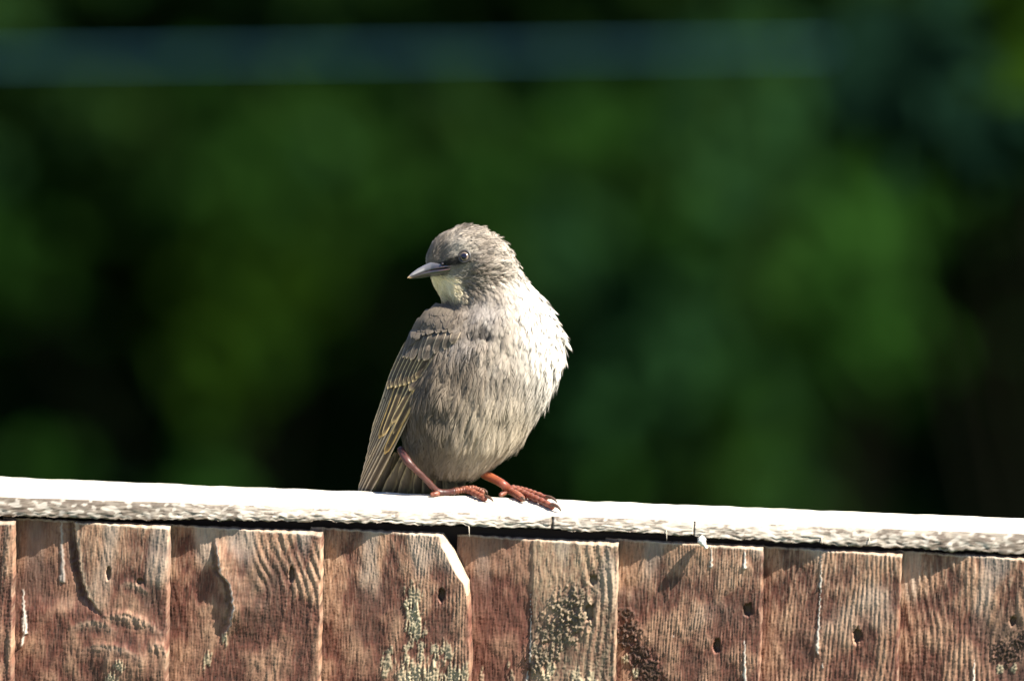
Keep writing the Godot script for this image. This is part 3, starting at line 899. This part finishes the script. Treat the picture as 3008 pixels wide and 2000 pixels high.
func build_head() -> void:
	var horn := mat(Color.WHITE, 0.36, true, 0.6)
	horn.clearcoat_enabled = true
	horn.clearcoat = 1.0
	horn.clearcoat_roughness = 0.28
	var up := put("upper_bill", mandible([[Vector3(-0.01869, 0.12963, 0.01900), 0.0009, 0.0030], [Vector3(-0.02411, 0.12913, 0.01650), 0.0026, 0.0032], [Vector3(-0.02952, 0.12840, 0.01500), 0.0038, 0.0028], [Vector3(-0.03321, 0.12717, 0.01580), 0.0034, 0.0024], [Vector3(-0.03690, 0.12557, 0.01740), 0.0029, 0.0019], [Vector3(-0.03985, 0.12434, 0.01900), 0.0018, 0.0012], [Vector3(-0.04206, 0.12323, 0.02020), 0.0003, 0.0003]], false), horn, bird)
	put("lower_bill", mandible([[Vector3(-0.01869, 0.12840, 0.01850), 0.0022, 0.0028], [Vector3(-0.02411, 0.12741, 0.01680), 0.0028, 0.0034], [Vector3(-0.02952, 0.12668, 0.01560), 0.0026, 0.0030], [Vector3(-0.03444, 0.12557, 0.01670), 0.0023, 0.0022], [Vector3(-0.03813, 0.12434, 0.01800), 0.0014, 0.0012], [Vector3(-0.04108, 0.12323, 0.01980), 0.0003, 0.0003]], true), horn, bird)
	put("nostril", tube([Vector3(-0.02337, 0.13098, 0.01880), Vector3(-0.02238, 0.13123, 0.01930), Vector3(-0.02115, 0.13098, 0.01960)], [0.0004, 0.0008, 0.0004], 8, 3, func(s, a): return Color(0.012, 0.011, 0.012)), mat(Color.WHITE, 0.5, true), up)
	# the eye: a glossy ball with a grey-brown iris, in a ring of dark skin
	for far in [false, true]:
		var c := Vector3(-0.00945, 0.13528, 0.0)
		c.z = front_z(c.x, c.y) - 0.0007
		var look := Vector3(-0.30, 0.08, 0.95).normalized()
		if far:
			c = Vector3(-0.01722, 0.13578, -0.0135)
			look = Vector3(-0.5, 0.1, -0.85).normalized()
		var eye := put("eye", eye_ball(0.0030), mat(Color.WHITE, 0.09, true, 0.5), bird)
		eye.transform = Transform3D(Basis.looking_at(-look, Vector3.UP), c)
		var ring := TorusMesh.new()
		ring.inner_radius = 0.0024
		ring.outer_radius = 0.0040
		ring.rings = 32
		ring.ring_segments = 12
		var lid := put("eyelid", ring, mat(Color(0.03, 0.026, 0.024), 0.5), eye)
		lid.transform = Transform3D(Basis(Vector3.RIGHT, PI / 2), Vector3(0, 0, 0.0011))

func eye_ball(r: float) -> ArrayMesh:
	var pos := PackedVector3Array()
	var col := PackedColorArray()
	for j in 41:
		var a := PI * j / 40.0
		for i in 40:
			var b := TAU * i / 40.0
			pos.append(Vector3(sin(a) * cos(b), sin(a) * sin(b), cos(a)) * r)
			var c := Color(0.006, 0.007, 0.012)
			if a > 0.62: c = tone(Color(0.07, 0.05, 0.036), Color(0.16, 0.125, 0.10), step01(0.62, 0.85, a) + 0.2 * sin(b * 17.0))
			if a > 0.98: c = Color(0.02, 0.018, 0.018)
			col.append(c)
	return grid_mesh(pos, col, 40, 41, true)

# ---- wing: quill feathers laid over one another
const WING_IN := [[705, 1026], [728, 1046], [760, 1066], [800, 1046], [831, 1022], [853, 1012], [917, 962], [974, 926], [1048, 882], [1115, 849], [1150, 832]]

func wing_z(px: float, py: float) -> float:
	var inner := 1026.0
	for k in WING_IN.size() - 1:
		if py >= WING_IN[k][0] and py <= WING_IN[k + 1][0]:
			inner = lerpf(WING_IN[k][1], WING_IN[k + 1][1], (py - WING_IN[k][0]) / (WING_IN[k + 1][0] - WING_IN[k][0]))
	if py > 1150.0: inner = 832.0
	var z := lerpf(0.0245, -0.010, clampf((py - 780.0) / 350.0, 0.0, 1.3))
	if py < 780.0: z = lerpf(0.0245, 0.0085, pow((780.0 - py) / 75.0, 1.5))
	var d := (inner - px) * 0.000246
	return z - 0.35 * d - 16.0 * d * d

func wing_point(px: float, py: float, above: float) -> Vector3:
	return Vector3((px - 1110.0) * 0.000246, (1142.0 - py) * 0.000246, wing_z(px, py)) + Vector3(-0.55, 0.05, 0.83) * above

# a quill in picture-free wing units: from base to tip, width, bend; dark vane with pale fringes
func quill(called: String, bx: float, by: float, tx: float, ty: float, w: float, above: float, vane: Color, edge: Color, fringe: float, blunt: float, m: Material, parent: Node, bend := 0.0, lay := 0.3) -> void:
	var pos := PackedVector3Array()
	var col := PackedColorArray()
	var dir := Vector2(tx - bx, ty - by)
	var side := Vector2(-dir.y, dir.x).normalized()
	if side.x < 0.0: side = -side
	var seed_v := rng.randf() * 50.0
	for j in 19:
		var s := j / 18.0
		var h := w * 0.5 * pow(minf(1.0, s * 6.0 + 0.25), 0.6) * pow(maxf(1.0 - pow(s, blunt), 0.0), 0.5)
		for i in 9:
			var q := (i - 4) / 4.0
			var c := Vector2(bx, by) + dir * s + side * (h * q + bend * sin(PI * s))
			var tilt := above + 0.00025 * q * -1.0 - 0.00022 * q * q
			pos.append(wing_point(c.x, c.y, tilt * (lay + (1.0 - lay) * s)))
			var f := step01(1.0 - fringe, 1.0 - fringe * 0.4, absf(q)) * step01(0.05, 0.25, s)
			f = maxf(f, step01(0.93, 0.985, s))
			var c2 := vane * (0.92 + 0.16 * n_fine.get_noise_2d(s * 30.0 + seed_v, q * 6.0))
			if absf(q) < 0.05: c2 = vane * 0.6
			col.append(tone(c2, edge, f * (0.85 + 0.25 * n_fine.get_noise_2d(s * 9.0, seed_v))))
	put(called, grid_mesh(pos, col, 9, 19), m, parent)

const WING_OUT := [[690, 1036], [700, 1022], [714, 996], [735, 971], [764, 949], [793, 939], [822, 932], [860, 913], [908, 891], [981, 866], [1036, 853], [1074, 841], [1120, 828], [1170, 822]]

func wing_left(py: float) -> float:
	for k in WING_OUT.size() - 1:
		if py <= WING_OUT[k + 1][0]:
			return lerpf(WING_OUT[k][1], WING_OUT[k + 1][1], (py - WING_OUT[k][0]) / (WING_OUT[k + 1][0] - WING_OUT[k][0]))
	return 822.0

func build_wing() -> void:
	var m := mat(Color.WHITE, 0.6, true, 0.25)
	m.backlight_enabled = true
	m.backlight = Color(0.1, 0.09, 0.07)
	# what lies under the quills
	var pos := PackedVector3Array()
	for j in 46:
		var py := 700.0 + j * 10.0
		var l := wing_left(py)
		var r := l + 30.0
		for k in WING_IN.size() - 1:
			if py >= WING_IN[k][0] and py <= WING_IN[k + 1][0]: r = lerpf(WING_IN[k][1], WING_IN[k + 1][1], (py - WING_IN[k][0]) / (WING_IN[k + 1][0] - WING_IN[k][0]))
		for i in 13:
			pos.append(wing_point(lerpf(l + 4.0, maxf(r - 3.0, l + 6.0), i / 12.0), py, -0.0006))
	var wing := put("wing", grid_mesh(pos, PackedColorArray(), 13, 46), mat(Color(0.095, 0.078, 0.062), 0.8), bird)
	var dark := Color(0.075, 0.056, 0.037)
	var slate := Color(0.100, 0.082, 0.064)
	var buff := Color(0.72, 0.54, 0.28)
	var gold := Color(0.66, 0.42, 0.14)
	var pale := Color(0.50, 0.41, 0.30)
	# primaries, lowest, running to the wing tip
	for q in [[905, 862, 858, 1000], [908, 872, 853, 1022], [911, 880, 848, 1045], [915, 888, 843, 1066], [920, 896, 837, 1088], [925, 904, 831, 1110], [930, 912, 825, 1132], [936, 918, 821, 1150], [942, 922, 823, 1160], [950, 926, 829, 1164]]:
		quill("flight_feather", q[0], q[1], q[2], q[3], 17, 0.0002 + 0.0003 * (q[1] - 860) / 70.0, dark, tone(pale, buff, rng.randf()), 0.36, 9.0, m, wing, 2.0)
	# secondaries and tertials over them
	for q in [[968, 868, 888, 1046, 17], [970, 868, 898, 1022, 16], [972, 868, 908, 1000, 16], [975, 866, 917, 986, 15], [962, 866, 905, 975, 14], [952, 862, 895, 985, 14], [940, 852, 884, 1005, 14], [930, 846, 874, 1010, 13]]:
		quill("flight_feather", q[0], q[1], q[2], q[3], q[4], 0.0008 + 0.0006 * rng.randf(), dark, tone(buff, gold, rng.randf()), 0.40, 10.0, m, wing, 1.5)
	quill("flight_feather", 1036, 815, 955, 922, 34, 0.0013, Color(0.085, 0.064, 0.050), gold, 0.10, 8.0, m, wing)
	quill("flight_feather", 1020, 808, 946, 900, 26, 0.0016, Color(0.10, 0.078, 0.06), buff, 0.14, 8.0, m, wing)
	for q in [[1012, 790, 962, 872], [1000, 790, 954, 880], [990, 790, 945, 884], [980, 788, 934, 888], [971, 788, 924, 890], [963, 785, 914, 893], [954, 782, 904, 893], [946, 780, 896, 896]]:
		quill("covert_feather", q[0], q[1], q[2], q[3], 17, 0.0019, dark, buff, 0.28, 8.0, m, wing, -1.5)
	# greater coverts
	for q in [[1060, 744, 1046, 792, 20], [1048, 748, 1029, 806, 22], [1030, 752, 1006, 815, 22], [1012, 752, 982, 831, 27], [990, 758, 969, 832, 13], [978, 762, 951, 830, 16], [962, 770, 941, 826, 13], [950, 775, 933, 824, 12]]:
		quill("covert_feather", q[0], q[1], q[2], q[3], q[4], 0.0024, slate, Color(0.40, 0.32, 0.22), 0.16, 5.0, m, wing)
	# median and lesser coverts, ever smaller up to the shoulder
	for q in [[1056, 722, 1042, 768, 19], [1042, 722, 1026, 766, 19], [1028, 722, 1011, 768, 19], [1012, 726, 996, 769, 17], [998, 730, 979, 773, 16], [984, 738, 964, 784, 15], [968, 745, 951, 796, 15], [955, 758, 940, 806, 13]]:
		quill("covert_feather", q[0], q[1], q[2], q[3], q[4], 0.0028, slate, Color(0.150, 0.124, 0.097), 0.10, 4.0, m, wing)
	for row in 6:
		for k in 8:
			var s := (k + 0.5 * (row % 2)) / 7.5
			var tx := lerpf(946.0 + 11.0 * row, 1056.0 - 9.0 * row, s) + rng.randf_range(-6.0, 6.0)
			var ty := lerpf(784.0, 750.0, pow(s, 0.7)) - 11.0 * row + rng.randf_range(-7.0, 7.0)
			var hue := tone(slate, Color(0.125, 0.102, 0.080), rng.randf())
			var w := rng.randf_range(22.0, 30.0)
			var by := maxf(ty - 46.0, 704.0)
			ty = maxf(ty, 728.0)
			quill("covert_feather", maxf(tx + 16.0, wing_left(by) + 0.30 * w), by, maxf(tx, wing_left(ty) + 0.42 * w), ty, w, 0.0028 + 0.00012 * row + 0.0001 * rng.randf(), hue, hue * 1.12, 0.12, 2.6, m, wing, 0.0, 0.85)

# ---- tail: feathers that run down behind the capping
func build_tail() -> void:
	var m := mat(Color.WHITE, 0.6, true, 0.4)
	m.backlight_enabled = true
	m.backlight = Color(0.2, 0.17, 0.13)
	var tail := Node3D.new()
	tail.name = "tail"
	bird.add_child(tail)
	var places := [[870, 1230, -26], [895, 1240, -25], [925, 1246, -24.5], [955, 1248, -24], [985, 1246, -24.5], [1012, 1240, -25], [1035, 1226, -26], [1052, 1205, -27]]
	for k in places.size():
		var q: Array = places[k]
		strap("tail_feather", Vector3(-0.03075 + (k - 3.5) * 0.0026, 0.02509, -0.017), Vector3((q[0] - 1110) * 0.000246, (1142 - q[1]) * 0.000246, q[2] * 0.001), 0.0088, Color(0.040, 0.032, 0.025), Color(0.24, 0.19, 0.12), m, tail)
	for k in 18:
		var s := k / 17.0
		var a := Vector3(lerpf(-0.05042, -0.01599, s), 0.02214 + 0.003 * sin(k * 2.3), -0.006 - 0.003 * rng.randf())
		var b := a + Vector3(lerpf(-0.010, 0.003, s) + rng.randfn() * 0.002, -0.020 - 0.004 * rng.randf(), -0.007)
		strap("tail_covert", a, b, 0.0068, tone(Color(0.045, 0.035, 0.022), Color(0.11, 0.085, 0.05), rng.randf()), Color(0.28, 0.22, 0.11), m, tail)

func strap(called: String, a: Vector3, b: Vector3, w: float, vane: Color, edge: Color, m: Material, parent: Node) -> void:
	var pos := PackedVector3Array()
	var col := PackedColorArray()
	var dir := (b - a)
	var side := dir.cross(Vector3(0.2, 0.1, 1)).normalized()
	var out := side.cross(dir).normalized()
	var sd := rng.randf() * 40.0
	for j in 15:
		var s := j / 14.0
		var h := w * 0.5 * (0.45 + 0.55 * minf(1.0, s * 2.0)) * pow(1.0 - pow(s, 7.0), 0.5)
		for i in 9:
			var q := (i - 4) / 4.0
			pos.append(a + dir * s + side * h * q + out * (0.0006 * q + 0.0015 * sin(PI * s) - 0.0008 * q * q))
			var c := vane * (0.9 + 0.2 * n_fine.get_noise_2d(s * 12.0 + sd, q * 8.0))
			col.append(tone(c, edge, step01(0.62, 0.95, absf(q) + 0.12 * n_fine.get_noise_2d(s * 14.0, sd + q)) * 0.9))
	put(called, grid_mesh(pos, col, 9, 15), m, parent)

# ---- legs
func build_legs() -> void:
	var m := mat(Color.WHITE, 0.3, true, 0.5)
	m.subsurf_scatter_enabled = true
	m.subsurf_scatter_strength = 0.12
	m.backlight_enabled = true
	m.backlight = Color(0.14, 0.06, 0.04)
	m.metallic_specular = 0.4
	m.roughness = 0.42
	var horn := mat(Color.WHITE, 0.5, true, 0.4)
	var scaly := func(s, a): return tone(Color(0.090, 0.026, 0.015), Color(0.19, 0.075, 0.048), 0.5 + 0.5 * sin(s * 60.0) + 0.3 * sin(a * 2.0))
	var shank := func(s, a): return tone(Color(0.042, 0.016, 0.013), Color(0.072, 0.031, 0.026), 0.5 + 0.7 * n_mid.get_noise_2d(s * 9.0, a))
	var orange := func(s, a): return tone(Color(0.27, 0.075, 0.03), Color(0.11, 0.034, 0.022), s * 1.3)  # backlit glow painted into the skin, darker toward the foot
	var nail := func(s, a): return tone(Color(0.09, 0.045, 0.028), Color(0.035, 0.024, 0.017), s)
	# the leg under the wing
	var leg := put("leg", tube([Vector3(-0.04673, 0.02755, 0.00200), Vector3(-0.04231, 0.02017, 0.00850), Vector3(-0.03813, 0.01574, 0.00850), Vector3(-0.03296, 0.01082, 0.00650), Vector3(-0.02755, 0.00492, 0.00350), Vector3(-0.02460, 0.00221, 0.00175), Vector3(-0.01968, 0.00209, 0.00086), Vector3(-0.01476, 0.00271, 0.00035)], [0.0022, 0.0024, 0.0018, 0.0017, 0.0018, 0.0022, 0.0018, 0.0021], 16, 8, shank, 0.025, 0.0021), m, bird)
	put("toe", tube([Vector3(-0.01574, 0.00271, -0.00050), Vector3(-0.01181, 0.00320, -0.00129), Vector3(-0.00763, 0.00320, -0.00029), Vector3(-0.00246, 0.00098, 0.00616), Vector3(0.00221, -0.00148, 0.01380)], [0.0019, 0.0017, 0.0020, 0.0017, 0.0018], 14, 9, scaly, 0.15, 0.0018), m, leg)
	put("claw", tube([Vector3(0.00049, 0.00025, 0.01025), Vector3(0.00295, -0.00012, 0.01410), Vector3(0.00517, -0.00123, 0.01569), Vector3(0.00664, -0.00320, 0.01518)], [0.0010, 0.0010, 0.0007, 0.0001], 10, 6, nail), horn, leg)
	put("toe", tube([Vector3(-0.01722, 0.00295, -0.00150), Vector3(-0.01082, 0.00418, -0.00312), Vector3(-0.00541, 0.00443, -0.00387), Vector3(-0.00098, 0.00295, -0.00221), Vector3(0.00148, 0.00148, -0.00036)], [0.0016, 0.0016, 0.0017, 0.0015, 0.0014], 14, 9, scaly, 0.15, 0.0017), m, leg)
	put("claw", tube([Vector3(-0.00197, 0.00394, -0.00193), Vector3(0.00049, 0.00369, -0.00199), Vector3(0.00246, 0.00246, -0.00027), Vector3(0.00320, 0.00074, -0.00091)], [0.0009, 0.0009, 0.0007, 0.0001], 10, 6, nail), horn, leg)
	put("toe", tube([Vector3(-0.02411, 0.00172, 0.00304), Vector3(-0.02706, 0.00123, 0.00516), Vector3(-0.02952, 0.00074, 0.00532)], [0.0016, 0.0014, 0.0010], 12, 6, scaly, 0.05, 0.0012), m, leg)
	# the leg under the breast, stepping forward to the capping's edge
	var leg2 := put("leg", tube([Vector3(-0.00443, 0.01771, -0.01000), Vector3(0.00148, 0.01230, -0.00800), Vector3(0.00787, 0.00910, -0.00250), Vector3(0.01230, 0.00640, 0.00100), Vector3(0.01476, 0.00369, -0.00441), Vector3(0.01771, 0.00271, -0.00299)], [0.0026, 0.0027, 0.0024, 0.0024, 0.0029, 0.0020], 16, 8, orange, 0.02, 0.0024), m, bird)
	tag(leg2, "leg with a backlit orange glow painted in its colour, stretched forward to the capping's edge")
	put("toe", tube([Vector3(0.01427, 0.00344, -0.00512), Vector3(0.01771, 0.00197, 0.00141), Vector3(0.02066, 0.00025, 0.00722), Vector3(0.02288, -0.00148, 0.01263)], [0.0022, 0.0020, 0.0021, 0.0017], 14, 9, scaly, 0.15, 0.0019), m, leg2)
	put("claw", tube([Vector3(0.02238, -0.00049, 0.01239), Vector3(0.02361, -0.00148, 0.01590), Vector3(0.02386, -0.00295, 0.01274)], [0.0011, 0.0009, 0.0002], 10, 6, nail), horn, leg2)
	put("toe", tube([Vector3(0.01574, 0.00418, -0.00776), Vector3(0.02214, 0.00221, 0.00076), Vector3(0.02853, -0.00049, 0.01033), Vector3(0.03493, -0.00320, 0.02133), Vector3(0.04059, -0.00590, 0.03145)], [0.0022, 0.0020, 0.0020, 0.0018, 0.0017], 14, 9, scaly, 0.15, 0.0019), m, leg2)
	put("claw", tube([Vector3(0.03886, -0.00443, 0.03047), Vector3(0.04108, -0.00467, 0.03330), Vector3(0.04329, -0.00590, 0.03547), Vector3(0.04477, -0.00836, 0.03533)], [0.0011, 0.0011, 0.0008, 0.0001], 10, 6, nail), horn, leg2)
	put("toe", tube([Vector3(0.01574, 0.00467, -0.01100), Vector3(0.02312, 0.00344, -0.00603), Vector3(0.03050, 0.00123, 0.00115), Vector3(0.03739, -0.00123, 0.00952)], [0.0018, 0.0017, 0.0016, 0.0014], 14, 9, scaly, 0.15, 0.0018), m, leg2)
	put("claw", tube([Vector3(0.03591, 0.00000, 0.00871), Vector3(0.03862, -0.00049, 0.01168), Vector3(0.04108, -0.00172, 0.01334), Vector3(0.04280, -0.00394, 0.01490)], [0.0009, 0.0009, 0.0007, 0.0001], 10, 6, nail), horn, leg2)
	put("toe", tube([Vector3(0.01574, 0.00344, -0.00527), Vector3(0.01377, 0.00246, -0.00239), Vector3(0.01156, 0.00123, 0.00071), Vector3(0.00984, 0.00049, 0.00242)], [0.0020, 0.0018, 0.0014, 0.0010], 12, 6, scaly, 0.05, 0.0012), m, leg2)
